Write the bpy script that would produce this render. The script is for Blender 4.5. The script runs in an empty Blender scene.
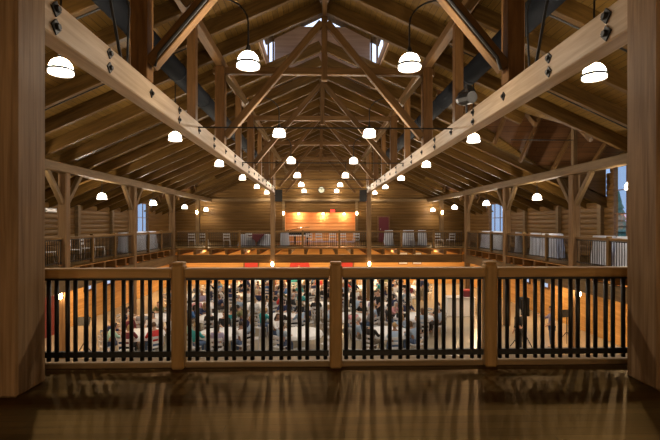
import bpy, bmesh, math, random
from mathutils import Vector, Matrix
random.seed(7)
sc = bpy.context.scene
col = sc.collection

# ---------------------------------------------------------------- camera, world, exposure
EYE = 1.53
cd = bpy.data.cameras.new('camera'); cam = bpy.data.objects.new('camera', cd); col.objects.link(cam)
cd.sensor_width = 36; cd.lens = 24; cd.shift_y = 3.8/660; cd.clip_start = .05; cd.clip_end = 400
cam.location = (-.19, 0, EYE); cam.rotation_euler = (math.radians(90), 0, -math.radians(1.56))
sc.camera = cam
sc.view_settings.view_transform = 'Standard'; sc.view_settings.look = 'None'
sc.view_settings.gamma = 1; sc.view_settings.use_curve_mapping = False
sc.view_settings.exposure = 0.35
w = bpy.data.worlds.new('dusk_sky'); sc.world = w; w.use_nodes = True
nt = w.node_tree; bg = nt.nodes['Background']
tc = nt.nodes.new('ShaderNodeTexCoord'); sx = nt.nodes.new('ShaderNodeSeparateXYZ'); cr = nt.nodes.new('ShaderNodeValToRGB')
nt.links.new(tc.outputs['Generated'], sx.inputs[0]); nt.links.new(sx.outputs['Z'], cr.inputs[0]); nt.links.new(cr.outputs[0], bg.inputs[0])
cr.color_ramp.elements[0].color = (.27, .40, .64, 1); cr.color_ramp.elements[1].color = (1.5, 1.75, 2.3, 1); cr.color_ramp.elements[0].position = .12; cr.color_ramp.elements[1].position = .5
bg.inputs[1].default_value = 1.0
LAMP = 2.4        # pendant shade emission
BULB = 185.0      # watts of the bulb inside each pendant shade
UNDER = 20.0       # lamps below the balcony
CAN = 135.0; NEAR_FILL = 170.0  # the last value powers the added fill lamps behind the viewer
WARM = (1, .86, .68); WARMER = (1, .66, .34)

# ---------------------------------------------------------------- materials
def new_mat(name):
    m = bpy.data.materials.new(name); m.use_nodes = True
    return m, m.node_tree, m.node_tree.nodes['Principled BSDF']
def N(nt, t, **kw):
    n = nt.nodes.new(t)
    for k, v in kw.items(): setattr(n, k, v)
    return n
def wood(name, c1, c2, rough=.55, scale=(1.2, 14, 14), axis='X', bump=.15, vary=.25, spec=.12):
    """grain runs along the given local axis"""
    m, nt, b = new_mat(name)
    tc = N(nt, 'ShaderNodeTexCoord'); mp = N(nt, 'ShaderNodeMapping')
    s = {'X': scale, 'Y': (scale[1], scale[0], scale[2]), 'Z': (scale[1], scale[2], scale[0])}[axis]
    mp.inputs['Scale'].default_value = s
    oi = N(nt, 'ShaderNodeObjectInfo')
    off = N(nt, 'ShaderNodeVectorMath', operation='SCALE'); off.inputs[0].default_value = (37, 51, 23)
    nt.links.new(oi.outputs['Random'], off.inputs['Scale']); nt.links.new(off.outputs[0], mp.inputs['Location'])
    nt.links.new(tc.outputs['Object'], mp.inputs[0])
    n1 = N(nt, 'ShaderNodeTexNoise'); n1.inputs['Scale'].default_value = 1; n1.inputs['Detail'].default_value = 6; n1.inputs['Distortion'].default_value = .6
    nt.links.new(mp.outputs[0], n1.inputs['Vector'])
    r = N(nt, 'ShaderNodeValToRGB'); r.color_ramp.elements[0].position = .3; r.color_ramp.elements[1].position = .72
    r.color_ramp.elements[0].color = (*c1, 1); r.color_ramp.elements[1].color = (*c2, 1)
    nt.links.new(n1.outputs[0], r.inputs[0])
    hs = N(nt, 'ShaderNodeHueSaturation'); mr = N(nt, 'ShaderNodeMapRange')
    mr.inputs['To Min'].default_value = 1-vary; mr.inputs['To Max'].default_value = 1+vary
    nt.links.new(oi.outputs['Random'], mr.inputs[0]); nt.links.new(mr.outputs[0], hs.inputs['Value'])
    nt.links.new(r.outputs[0], hs.inputs['Color']); nt.links.new(hs.outputs[0], b.inputs['Base Color'])
    b.inputs['Roughness'].default_value = rough; b.inputs['Specular IOR Level'].default_value = spec
    if bump:
        bp = N(nt, 'ShaderNodeBump'); bp.inputs['Strength'].default_value = bump; bp.inputs['Distance'].default_value = .02
        nt.links.new(n1.outputs[0], bp.inputs['Height']); nt.links.new(bp.outputs[0], b.inputs['Normal'])
    return m
def planks(name, c1, c2, dark, along='X', width=.14, length=2.6, rough=.35, gap=.006, bump=.3, spec=.12):
    m, nt, b = new_mat(name)
    tc = N(nt, 'ShaderNodeTexCoord'); mp = N(nt, 'ShaderNodeMapping')
    if along == 'Y': mp.inputs['Rotation'].default_value = (0, 0, math.pi/2)
    if along == 'Z': mp.inputs['Rotation'].default_value = (0, math.pi/2, 0)
    nt.links.new(tc.outputs['Object'], mp.inputs[0])
    br = N(nt, 'ShaderNodeTexBrick'); br.offset = .37
    br.inputs['Scale'].default_value = 1; br.inputs['Brick Width'].default_value = length; br.inputs['Row Height'].default_value = width
    br.inputs['Mortar Size'].default_value = gap; br.inputs['Mortar Smooth'].default_value = .2
    br.inputs['Color1'].default_value = (*c1, 1); br.inputs['Color2'].default_value = (*c2, 1); br.inputs['Mortar'].default_value = (*dark, 1)
    nt.links.new(mp.outputs[0], br.inputs['Vector'])
    m2 = N(nt, 'ShaderNodeMapping'); m2.inputs['Scale'].default_value = (1.3, 18, 18); nt.links.new(mp.outputs[0], m2.inputs[0])
    n1 = N(nt, 'ShaderNodeTexNoise'); n1.inputs['Scale'].default_value = 1; n1.inputs['Detail'].default_value = 5; n1.inputs['Distortion'].default_value = .5
    nt.links.new(m2.outputs[0], n1.inputs['Vector'])
    mr = N(nt, 'ShaderNodeMapRange'); mr.inputs['To Min'].default_value = .55; mr.inputs['To Max'].default_value = 1.4; nt.links.new(n1.outputs[0], mr.inputs[0])
    mx = N(nt, 'ShaderNodeVectorMath', operation='SCALE')
    nt.links.new(br.outputs['Color'], mx.inputs[0]); nt.links.new(mr.outputs[0], mx.inputs['Scale']); nt.links.new(mx.outputs[0], b.inputs['Base Color'])
    b.inputs['Roughness'].default_value = rough; b.inputs['Specular IOR Level'].default_value = spec
    bp = N(nt, 'ShaderNodeBump'); bp.inputs['Strength'].default_value = bump; bp.inputs['Distance'].default_value = .01; bp.invert = True
    nt.links.new(br.outputs['Fac'], bp.inputs['Height']); nt.links.new(bp.outputs[0], b.inputs['Normal'])
    return m
def plain(name, c, rough=.5, metal=0, noise=.15, nscale=20):
    m, nt, b = new_mat(name)
    tc = N(nt, 'ShaderNodeTexCoord'); n1 = N(nt, 'ShaderNodeTexNoise'); n1.inputs['Scale'].default_value = nscale
    nt.links.new(tc.outputs['Object'], n1.inputs['Vector'])
    r = N(nt, 'ShaderNodeValToRGB')
    r.color_ramp.elements[0].color = (*[x*(1-noise) for x in c], 1); r.color_ramp.elements[1].color = (*[min(1, x*(1+noise)) for x in c], 1)
    nt.links.new(n1.outputs[0], r.inputs[0]); nt.links.new(r.outputs[0], b.inputs['Base Color'])
    b.inputs['Roughness'].default_value = rough; b.inputs['Metallic'].default_value = metal
    return m
def glow(name, c, s):
    m, nt, b = new_mat(name)
    b.inputs['Base Color'].default_value = (*c, 1); b.inputs['Emission Color'].default_value = (*c, 1); b.inputs['Emission Strength'].default_value = s
    return m
def by_object(name, rough=.8, nscale=40, noise=.2):
    m, nt, b = new_mat(name)
    oi = N(nt, 'ShaderNodeObjectInfo'); tc = N(nt, 'ShaderNodeTexCoord'); n1 = N(nt, 'ShaderNodeTexNoise'); n1.inputs['Scale'].default_value = nscale
    nt.links.new(tc.outputs['Object'], n1.inputs['Vector'])
    mr = N(nt, 'ShaderNodeMapRange'); mr.inputs['To Min'].default_value = 1-noise; mr.inputs['To Max'].default_value = 1+noise; nt.links.new(n1.outputs[0], mr.inputs[0])
    mx = N(nt, 'ShaderNodeVectorMath', operation='SCALE'); nt.links.new(oi.outputs['Color'], mx.inputs[0]); nt.links.new(mr.outputs[0], mx.inputs['Scale'])
    nt.links.new(mx.outputs[0], b.inputs['Base Color']); b.inputs['Roughness'].default_value = rough
    return m
M = {}
M['column'] = wood('column_wood', (.14, .080, .036), (.27, .168, .085), .5, (1.0, 22, 22), vary=.05)
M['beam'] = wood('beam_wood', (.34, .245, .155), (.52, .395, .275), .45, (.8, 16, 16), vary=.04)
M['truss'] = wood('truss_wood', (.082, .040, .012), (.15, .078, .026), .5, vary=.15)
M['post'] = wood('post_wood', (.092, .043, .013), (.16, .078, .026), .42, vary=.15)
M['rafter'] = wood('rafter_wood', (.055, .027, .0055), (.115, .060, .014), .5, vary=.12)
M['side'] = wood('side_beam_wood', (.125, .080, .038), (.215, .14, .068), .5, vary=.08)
M['rail'] = wood('rail_wood', (.23, .130, .045), (.35, .21, .08), .45, vary=.08)
M['grail'] = wood('gallery_rail_wood', (.125, .072, .026), (.21, .125, .05), .45, vary=.08)
M['lantern'] = wood('daylit_lantern_siding_wood', (.36, .235, .175), (.50, .34, .26), .5, (.5, 6, 9), vary=.02)  # pink daylight on the siding is put into this lighter base colour
M['log'] = wood('log_wall_wood', (.115, .058, .016), (.19, .103, .031), .45, (.5, 6, 9), axis='Y', vary=.02)
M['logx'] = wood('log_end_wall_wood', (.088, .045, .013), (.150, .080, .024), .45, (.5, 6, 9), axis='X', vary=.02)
M['low'] = wood('lower_wall_wood', (.46, .24, .07), (.64, .37, .13), .5, (.4, 5, 8), axis='Y', vary=.02)
M['lowx'] = wood('lower_end_wall_wood', (.46, .24, .07), (.64, .37, .13), .5, (.4, 5, 8), axis='X', vary=.02)
M['alcove'] = wood('alcove_wood', (.48, .22, .08), (.60, .30, .12), .5, (.4, 5, 8), axis='X', vary=.02)
M['floor'] = planks('balcony_planks', (.088, .054, .018), (.052, .031, .009), (.025, .015, .005), 'X', .11, 2.4, .37, gap=.003, spec=.10)
M['floor'].node_tree.nodes['Principled BSDF'].inputs['Metallic'].default_value = .5
M['floor'].node_tree.nodes['Principled BSDF'].inputs['Specular Tint'].default_value = (.95, .66, .34, 1)
M['deck'] = planks('roof_deck_boards', (.155, .088, .021), (.115, .063, .014), (.03, .015, .004), 'Y', .15, 3.0, .5)
M['gable'] = planks('cross_gable_boards', (.135, .060, .022), (.10, .044, .016), (.025, .012, .005), 'X', .2, 3.0, .5)
M['under'] = planks('balcony_underside_boards', (.42, .22, .075), (.36, .18, .06), (.12, .05, .02), 'X', .15, 3.0, .5)
M['hall'] = plain('hall_floor_concrete', (.34, .295, .225), .22, noise=.1, nscale=1.5)
M['black'] = plain('black_iron', (.012, .011, .010), .45, .4)
M['blackc'] = plain('black_cable', (.010, .010, .010), .6)
M['duct'] = plain('black_duct', (.007, .008, .010), .85); M['duct'].node_tree.nodes['Principled BSDF'].inputs['Specular IOR Level'].default_value = .08
M['speaker'] = plain('black_speaker_cloth', (.012, .012, .013), .8)
M['white'] = plain('white_cloth', (.72, .73, .76), .85, noise=.05)
M['drape'] = plain('table_drape', (.44, .46, .54), .85, noise=.05)
M['chair'] = plain('white_chair', (.52, .52, .55), .4, noise=.04)
M['maroon'] = plain('maroon_cloth', (.11, .012, .022), .8)
M['red'] = plain('red_panel', (.50, .035, .025), .6)
M['darkred'] = plain('dark_red_panel', (.17, .018, .015), .6)
M['seatdark'] = plain('dark_lacquer', (.018, .014, .012), .25)
M['steel'] = plain('grey_steel', (.35, .35, .36), .4, .8)
M['frame'] = wood('window_frame_wood', (.12, .06, .03), (.20, .11, .05), .5, vary=.02)
def frosted(name, c, e, clear=.6):
    m, nt, b = new_mat(name); nt.nodes.remove(b)
    em = N(nt, 'ShaderNodeEmission'); em.inputs[0].default_value = (*c, 1); em.inputs[1].default_value = e
    tr = N(nt, 'ShaderNodeBsdfTransparent'); tl = N(nt, 'ShaderNodeBsdfTranslucent'); tl.inputs[0].default_value = (.9, .88, .84, 1)
    mx = N(nt, 'ShaderNodeMixShader'); mx.inputs[0].default_value = clear; ad = N(nt, 'ShaderNodeAddShader')
    nt.links.new(tl.outputs[0], mx.inputs[1]); nt.links.new(tr.outputs[0], mx.inputs[2])
    nt.links.new(mx.outputs[0], ad.inputs[0]); nt.links.new(em.outputs[0], ad.inputs[1]); nt.links.new(ad.outputs[0], nt.nodes['Material Output'].inputs[0])
    return m
M['shade'] = frosted('lamp_shade_glass', WARM, LAMP)
M['sconce'] = glow('sconce_glass', WARMER, 30)
M['under_lamp'] = glow('ceiling_lamp_glass', WARMER, UNDER)
M['spot'] = glow('spot_lamp_glass', (1, .62, .34), 45)
M['exit'] = glow('red_sign_light', (1, .03, .02), 2.5)
M['dial'] = plain('clock_dial', (.62, .66, .56), .4, noise=.03)
M['cloth'] = by_object('clothing_fabric'); M['skin'] = by_object('skin', .55, 30, .08); M['hair'] = by_object('hair', .6, 90, .3)
M['eye'] = plain('eye_dark', (.02, .015, .012), .3); M['lip'] = plain('lip', (.35, .10, .09), .5)
M['needle'] = plain('conifer_green', (.02, .075, .06), .8, noise=.5, nscale=5)
M['bark'] = plain('bark', (.05, .035, .025), .9)
M['ground'] = plain('dusk_grass', (.03, .06, .035), .9, noise=.4, nscale=2)
g, nt, b = new_mat('window_glass')
tr = N(nt, 'ShaderNodeBsdfTransparent'); gl = N(nt, 'ShaderNodeBsdfGlossy'); gl.inputs['Roughness'].default_value = .02
mx = N(nt, 'ShaderNodeMixShader'); mx.inputs[0].default_value = .08
nt.links.new(tr.outputs[0], mx.inputs[1]); nt.links.new(gl.outputs[0], mx.inputs[2]); nt.links.new(mx.outputs[0], nt.nodes['Material Output'].inputs[0]); M['glass'] = g
g2, nt, b = new_mat('frosted_window_glass'); nt.nodes.remove(b)
tl = N(nt, 'ShaderNodeBsdfTranslucent'); tl.inputs[0].default_value = (.85, .9, .95, 1); nt.links.new(tl.outputs[0], nt.nodes['Material Output'].inputs[0]); M['frosted'] = g2

# ---------------------------------------------------------------- helpers
def tag(o, label, cat, group=None, kind=None):
    o['label'] = label; o['category'] = cat
    if group: o['group'] = group
    if kind: o['kind'] = kind
    return o
def struct(o): o['kind'] = 'structure'; return o
def thing(name, loc, label, cat, group=None):
    o = bpy.data.objects.new(name, None); o.empty_display_size = .2; col.objects.link(o); o.location = loc
    return tag(o, label, cat, group)
def finish(name, bm, mat, parent=None, matrix=None, smooth=False):
    me = bpy.data.meshes.new(name); bm.normal_update(); bm.to_mesh(me); bm.free()
    return link(name, me, mat, parent, matrix, smooth)
def link(name, me, mat=None, parent=None, matrix=None, smooth=False):
    if mat and not me.materials: me.materials.append(mat)
    if smooth:
        for p in me.polygons: p.use_smooth = True
    o = bpy.data.objects.new(name, me); col.objects.link(o)
    mw = matrix or Matrix()
    if parent:
        o.parent = parent
        o.matrix_basis = world(parent).inverted() @ mw
    else: o.matrix_basis = mw
    return o
def world(p):
    m = Matrix()
    while p: m = p.matrix_basis @ m; p = p.parent
    return m
def add_box(bm, c, s, bevel=0):
    r = bmesh.ops.create_cube(bm, size=1)
    for v in r['verts']: v.co = Vector((v.co.x*s[0]+c[0], v.co.y*s[1]+c[1], v.co.z*s[2]+c[2]))
    if bevel:
        es = list({e for v in r['verts'] for e in v.link_edges})
        bmesh.ops.bevel(bm, geom=es, offset=bevel, segments=1, affect='EDGES')
def box(name, lo, hi, mat, parent=None, bevel=0):
    bm = bmesh.new(); c = [(a+b)/2 for a, b in zip(lo, hi)]; s = [abs(b-a) for a, b in zip(lo, hi)]
    add_box(bm, (0, 0, 0), s, bevel)
    return finish(name, bm, mat, parent, Matrix.Translation(c))
_mcache = {}
def member(name, p0, p1, wd, h, mat, parent=None, bevel=.012, up=(0, 0, 1)):
    """a timber from p0 to p1; local X along it, width wd, height h towards up"""
    p0, p1 = Vector(p0), Vector(p1); d = p1-p0; L = d.length; x = d.normalized(); u = Vector(up)
    if abs(x.dot(u)) > .999: u = Vector((1, 0, 0))
    y = u.cross(x).normalized(); z = x.cross(y)
    mw = Matrix((x, y, z)).transposed().to_4x4(); mw.translation = (p0+p1)/2
    k = (round(L, 3), wd, h, mat.name, bevel)
    if k not in _mcache:
        bm = bmesh.new(); add_box(bm, (0, 0, 0), (L, wd, h), bevel)
        me = bpy.data.meshes.new(name); bm.normal_update(); bm.to_mesh(me); bm.free(); me.materials.append(mat); _mcache[k] = me
    # children of non-empty parents are placed relative to the root only
    o = bpy.data.objects.new(name, _mcache[k]); col.objects.link(o)
    if parent: o.parent = parent; mw = world(parent).inverted() @ mw
    o.matrix_basis = mw
    return o
def add_tube(bm, pts, r, seg=8, caps=True):
    pts = [Vector(p) for p in pts]; rings = []
    for i, p in enumerate(pts):
        t = (pts[min(i+1, len(pts)-1)]-pts[max(i-1, 0)]).normalized()
        a = Vector((0, 0, 1)) if abs(t.z) < .9 else Vector((1, 0, 0))
        u = t.cross(a).normalized(); v = t.cross(u); rr = r[i] if isinstance(r, (list, tuple)) else r
        rings.append([bm.verts.new(p+(u*math.cos(k*2*math.pi/seg)+v*math.sin(k*2*math.pi/seg))*rr) for k in range(seg)])
    for a, b in zip(rings, rings[1:]):
        for k in range(seg): bm.faces.new((a[k], a[(k+1) % seg], b[(k+1) % seg], b[k]))
    if caps: bm.faces.new(rings[0][::-1]); bm.faces.new(rings[-1])
def add_lathe(bm, prof, seg=16, c=(0, 0, 0), wave=None, closed=False):
    rings = []
    for i, (r, z) in enumerate(prof):
        ring = []
        for k in range(seg):
            a = 2*math.pi*k/seg; rr = r+(wave(i, a) if wave else 0)
            ring.append(bm.verts.new((c[0]+rr*math.cos(a), c[1]+rr*math.sin(a), c[2]+z)))
        rings.append(ring)
    for a, b in zip(rings, rings[1:]):
        for k in range(seg): bm.faces.new((a[k], a[(k+1) % seg], b[(k+1) % seg], b[k]))
    if prof[0][0] > 0 and not closed:
        try: bm.faces.new(rings[0][::-1])
        except ValueError: pass
    return rings
def slab(bm, pts, th):
    """solid polygon: pts extruded by vector th"""
    lo = [bm.verts.new(p) for p in pts]; hi = [bm.verts.new(Vector(p)+Vector(th)) for p in pts]
    bm.faces.new(lo[::-1]); bm.faces.new(hi); n = len(pts)
    for i in range(n): bm.faces.new((lo[i], lo[(i+1) % n], hi[(i+1) % n], hi[i]))
ORD = ['first', 'second', 'third', 'fourth', 'fifth', 'sixth', 'seventh', 'eighth', 'ninth', 'tenth', 'eleventh', 'twelfth', 'thirteenth', 'fourteenth', 'fifteenth',
       'sixteenth', 'seventeenth', 'eighteenth', 'nineteenth', 'twentieth', 'twenty-first', 'twenty-second', 'twenty-third', 'twenty-fourth', 'twenty-fifth', 'twenty-sixth', 'twenty-seventh', 'twenty-eighth', 'twenty-ninth', 'thirtieth']
SD = {-1: 'left', 1: 'right'}

# ---------------------------------------------------------------- measures
P = 5.85
A = [4.35+P*k for k in range(6)]; B = [7.3+P*k for k in range(6)]
VOID = 9.3; FAR = 28.2; NEAR = 4.90; WALLX = 12.5; BACK = 37.6; HALL = -3.6; BEHIND = -5.0
def zr(x): return 7.86-.45*abs(x)            # underside of the rafters
RD = .38
def zd(x): return zr(x)+RD/math.cos(math.atan(.45))-.01   # underside of the roof deck
DORMERS = [(1, 16.05, 2.93, 3.67), (1, 30.75, 2.0, 3.0), (-1, 30.75, 2.0, 3.0)]   # side, centre, half width, eave height
DS = .85
LAN = (13.30, 18.85, 2.05)                    # roof lantern: from, to, half width

# ---------------------------------------------------------------- structure: floors
struct(box('floor', (-13, BEHIND, -.08), (13, NEAR, 0), M['floor']))
struct(box('floor', (-13, FAR-.12, -.05), (13, BACK, 0), M['floor']))
struct(box('ceiling', (-13, FAR-.12, -.08), (13, BACK, -.05), M['under']))
for s in (-1, 1):
    struct(box('floor', (s*(VOID-.12), NEAR, -.05), (s*13, FAR-.12, 0), M['floor']))
    struct(box('ceiling', (s*(VOID-.12), NEAR, -.08), (s*13, FAR-.12, -.05), M['under']))
struct(box('floor', (-13, BEHIND, HALL-.1), (13, BACK+.3, HALL), M['hall']))
# curb under the front railing
cb = box('trim_1', (-9.2, 4.70, 0), (9.2, 4.88, .062), M['side'], None, .01); struct(cb)
# walls of half-round logs
def log_runs(spans, zlo, zhi, ch):
    """spans(z0,z1)->list of intervals along the wall"""
    z = zlo
    while z < zhi-.01:
        z1 = min(z+ch, zhi)
        for a, b in spans(z, z1):
            if b-a > .02: yield a, b, z, z1
        z = z1
def cut(iv, holes):
    out = [iv]
    for a, b in holes:
        nx = []
        for p, q in out:
            if b <= p or a >= q: nx.append((p, q)); continue
            if a > p: nx.append((p, a))
            if b < q: nx.append((b, q))
        out = nx
    return out
PROF = [(0, 0), (.035, .06), (.055, .3), (.06, .5), (.055, .7), (.035, .94), (0, 1)]
def log_wall(name, axis, plane, inward, spans, zlo, zhi, ch, mat, depth=.12):
    bm = bmesh.new()
    for a, b, z0, z1 in log_runs(spans, zlo, zhi, ch):
        sec = [(-depth, 0)]+[(d*(.2 if 'lower' in name else .7), f) for d, f in PROF]+[(-depth, 1)]
        ends = []
        for t in (a, b):
            vs = []
            for d, f in sec:
                q = plane+inward*d; z = z0+(z1-z0)*f
                vs.append(bm.verts.new((q, t, z) if axis == 'Y' else (t, q, z)))
            ends.append(vs)
        n = len(sec)
        for i in range(n): bm.faces.new((ends[0][i], ends[0][(i+1) % n], ends[1][(i+1) % n], ends[1][i]))
        bm.faces.new(ends[0][::-1]); bm.faces.new(ends[1])
    bmesh.ops.recalc_face_normals(bm, faces=bm.faces)
    return struct(finish(name, bm, mat))
WIN = {1: [(16.95, 18.45, .95, 3.95), (13.75, 15.15, .95, 3.95), (29.35, 32.1, .95, 2.95)], -1: [(29.35, 32.1, .95, 2.95)]}
LOWWIN = {1: [(26.0, 26.7, -2.0, -1.0), (23.8, 24.6, -2.0, -1.0)], -1: [(23.5, 24.2, -2.0, -1.0), (25.6, 26.4, -2.0, -1.0)]}
for s in (-1, 1):
    def spans(z0, z1, s=s):
        zm = (z0+z1)/2
        if z1 <= 2.51: iv = [(BEHIND, BACK)]
        else:
            iv = []
            for sd, yc, h, e in DORMERS:
                if sd == s:
                    if zm < e: iv.append((yc-h, yc+h))
                    else:
                        d = h-(zm-e)/DS
                        if d > .05: iv.append((yc-d, yc+d))
        holes = [(a, b) for a, b, c, d in WIN[s] if z1 > c+.02 and z0 < d-.02]
        return [q for i in iv for q in cut(i, holes)]
    log_wall('wall_'+SD[s], 'Y', s*WALLX, -s, spans, 0, 6.2, .25, M['log'])
    def lspans(z0, z1, s=s):
        return cut((BEHIND, BACK), [(a, b) for a, b, c, d in LOWWIN[s] if z1 > c+.02 and z0 < d-.02])
    log_wall('wall_lower_'+SD[s], 'Y', s*WALLX, -s, lspans, HALL, -.35, .2, M['low'])
    bmx = box('trim_2', (s*(WALLX-.0), BEHIND, -.36), (s*(WALLX+.25), BACK, 0), M['side']); struct(bmx)
ALC = (-3.0, 3.0, .0, 2.5)
def bspans(z0, z1):
    h = min(WALLX, max(0, (zd(0)-z0)/.45)); return cut((-h, h), [ALC[:2]] if z0 < ALC[3]-.02 else [])
log_wall('wall_back', 'X', BACK, -1, bspans, 0, 8.1, .25, M['logx'])
log_wall('wall_alcove', 'X', BACK+.55, -1, lambda a, b: [(-3.3, 3.3)], 0, 2.7, .3, M['alcove'])
for s in (-1, 1): struct(box('wall_alcove_side', (s*3.0, BACK-.02, 0), (s*3.2, BACK+.6, 2.6), M['alcove']))
struct(box('wall_alcove_top', (-3.2, BACK-.0, 2.5), (3.2, BACK+.6, 2.7), M['alcove']))
log_wall('wall_lower_back', 'X', BACK, -1, lambda a, b: [(-WALLX, WALLX)], HALL, -.10, .2, M['lowx'])
log_wall('wall_front', 'X', BEHIND, 1, lambda a, b: [(-min(WALLX, (zd(0)-b)/.45), min(WALLX, (zd(0)-b)/.45))], 0, 8.1, .25, M['logx'])
log_wall('wall_lower_front', 'X', BEHIND, 1, lambda a, b: [(-WALLX, WALLX)], HALL, -.10, .2, M['lowx'])
# trim band across the back wall
struct(box('trim_3', (-12.2, BACK-.16, 3.45), (12.2, BACK-.05, 3.65), M['side']))
for s in (-1, 1): struct(box('trim_4', (s*3.0, BACK-.14, 0), (s*3.22, BACK-.02, 3.45), M['side']))

for s, y in ((-1, 22.7), (1, 22.7), (1, 19.25), (-1, 16.6), (1, 26.4), (-1, 26.4)):
    struct(box('trim_5', (s*(WALLX-.20), y-.12, 0), (s*(WALLX-.02), y+.12, 2.45), M['side']))
# ---------------------------------------------------------------- structure: roof deck
T = Vector((0, 0, .08))
for s in (-1, 1):
    bm = bmesh.new()
    ds = [d for d in DORMERS if d[0] == s]
    cuts = {BEHIND-.3, BACK+.7, LAN[0], LAN[1]}
    for sd, yc, h, e in ds: cuts |= {yc-h, yc, yc+h}
    cuts = sorted(cuts)
    for ya, yb in zip(cuts, cuts[1:]):
        ym = (ya+yb)/2
        xi = LAN[2] if LAN[0] < ym < LAN[1] else 0
        xa = xb = 13
        for sd, yc, h, e in ds:
            if abs(ym-yc) < h:
                xe = (7.86-e)/.45; xr = (7.86-e-DS*h)/.45
                xa, xb = (xe, xr) if ym < yc else (xr, xe)
        slab(bm, [(s*x, y, zd(x)) for x, y in ((xi, ya), (xa, ya), (xb, yb), (xi, yb))], T)
    bmesh.ops.recalc_face_normals(bm, faces=bm.faces)
    struct(finish('ceiling', bm, M['deck']))
for sd, yc, h, e in DORMERS:
    zt = e+DS*h; off = zd(0)-7.86
    bm = bmesh.new()
    for q in (-1, 1):
        xe = (7.86-e)/.45; xr = (7.86-zt)/.45
        slab(bm, [(sd*xr, yc, zt+off), (sd*xe, yc+q*h, e+off), (sd*13, yc+q*h, e+off), (sd*13, yc, zt+off)], T)
        bmc = bmesh.new()      # cheek wall between the eave and the main roof
        xw = 12.45
        slab(bmc, [(sd*xe, yc+q*h, e+off), (sd*xw, yc+q*h, e+off), (sd*xw, yc+q*h, zr(xw)+.1)], (0, q*.1, 0))
        bmesh.ops.recalc_face_normals(bmc, faces=bmc.faces)
        struct(finish('wall_dormer_cheek', bmc, M['logx']))
    bmesh.ops.recalc_face_normals(bm, faces=bm.faces)
    struct(finish('ceiling_dormer', bm, M['gable']))
# lantern above the ridge
L0, L1, LW = LAN; LT = 9.45
for s in (-1, 1):
    x = s*LW
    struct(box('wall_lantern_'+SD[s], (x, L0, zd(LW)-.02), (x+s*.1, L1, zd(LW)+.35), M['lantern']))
    struct(box('wall_lantern_top_'+SD[s], (x, L0, LT-.15), (x+s*.1, L1, LT), M['rafter']))
    wn = struct(box('window_lantern_'+SD[s], (x+s*.03, L0, zd(LW)+.35), (x+s*.05, L1, LT-.15), M['glass']))
    for k in range(4):
        y = L0+(L1-L0)*k/3; member('mullion', (x+s*.05, y, zd(LW)+.35), (x+s*.05, y, LT-.15), .06, .08, M['frame'], None).parent = wn
        wn.children[-1].matrix_basis = Matrix.Translation(-wn.matrix_basis.to_translation()) @ wn.children[-1].matrix_basis
    bm = bmesh.new(); slab(bm, [(0, L0-.2, LT+1.0), (s*(LW+.4), L0-.2, LT-.22), (s*(LW+.4), L1+.2, LT-.22), (0, L1+.2, LT+1.0)], T)
    bmesh.ops.recalc_face_normals(bm, faces=bm.faces); struct(finish('ceiling_lantern', bm, M['deck']))
for y, q, nm in ((L0, -1, 'near'), (L1, 1, 'far')):
    bm = bmesh.new()
    zl = zd(LW)
    # siding from the main roof up to a sill, glazed gable above
    gz = LT+.52; gw = LW*(LT+1.0-gz)/1.0
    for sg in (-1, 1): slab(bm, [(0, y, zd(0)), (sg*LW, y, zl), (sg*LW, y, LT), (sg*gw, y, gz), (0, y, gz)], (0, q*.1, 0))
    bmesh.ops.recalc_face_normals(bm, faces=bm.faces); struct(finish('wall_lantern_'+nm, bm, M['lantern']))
    bm = bmesh.new(); slab(bm, [(-gw, y, gz), (gw, y, gz), (0, y, LT+1.0)], (0, q*.02, 0))
    bmesh.ops.recalc_face_normals(bm, faces=bm.faces); struct(finish('window_lantern_gable_'+nm, bm, M['glass']))

# ---------------------------------------------------------------- windows
def window(n, plane, s, y0, y1, z0, z1, nx, nz, glass='glass'):
    wn = struct(box('window_%d' % n, (plane-s*.03, y0, z0), (plane-s*.02, y1, z1), M[glass]))
    o = wn.matrix_basis.to_translation()
    def bar(nm, lo, hi):
        b = box(nm, lo, hi, M['frame'], None, .005); b.parent = wn; b.matrix_basis = Matrix.Translation(-o) @ b.matrix_basis
    x0, x1 = plane-s*.075, plane+s*.03; t = .07
    bm = bmesh.new()
    for lo, hi in (((x0, y0-t, z0-t), (x1, y1+t, z0+.02)), ((x0, y0-t, z1-.02), (x1, y1+t, z1+t)), ((x0, y0-t, z0), (x1, y0+.02, z1)), ((x0, y1-.02, z0), (x1, y1+t, z1))):
        add_box(bm, [(a+b)/2 for a, b in zip(lo, hi)], [abs(b-a) for a, b in zip(lo, hi)])
    f = finish('window_frame', bm, M['frame']); f.parent = wn; f.matrix_basis = Matrix.Translation(-o)
    for k in range(1, nx):
        y = y0+(y1-y0)*k/nx; bar('mullion', (plane-s*.05, y-.025, z0), (plane-s*.0, y+.025, z1))
    for k in range(1, nz):
        z = z0+(z1-z0)*k/nz; bar('mullion', (plane-s*.05, y0, z-.02), (plane-s*.0, y1, z+.02))
n = 1
for s in (-1, 1):
    for y0, y1, z0, z1 in WIN[s]:
        window(n, s*WALLX, s, y0, y1, z0, z1, 2 if z1 > 3 else 3, 3 if z1 > 3 else 2); n += 1
    for y0, y1, z0, z1 in LOWWIN[s]:
        window(n, s*WALLX, s, y0, y1, z0, z1, 1, 1, 'frosted'); n += 1
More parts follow.
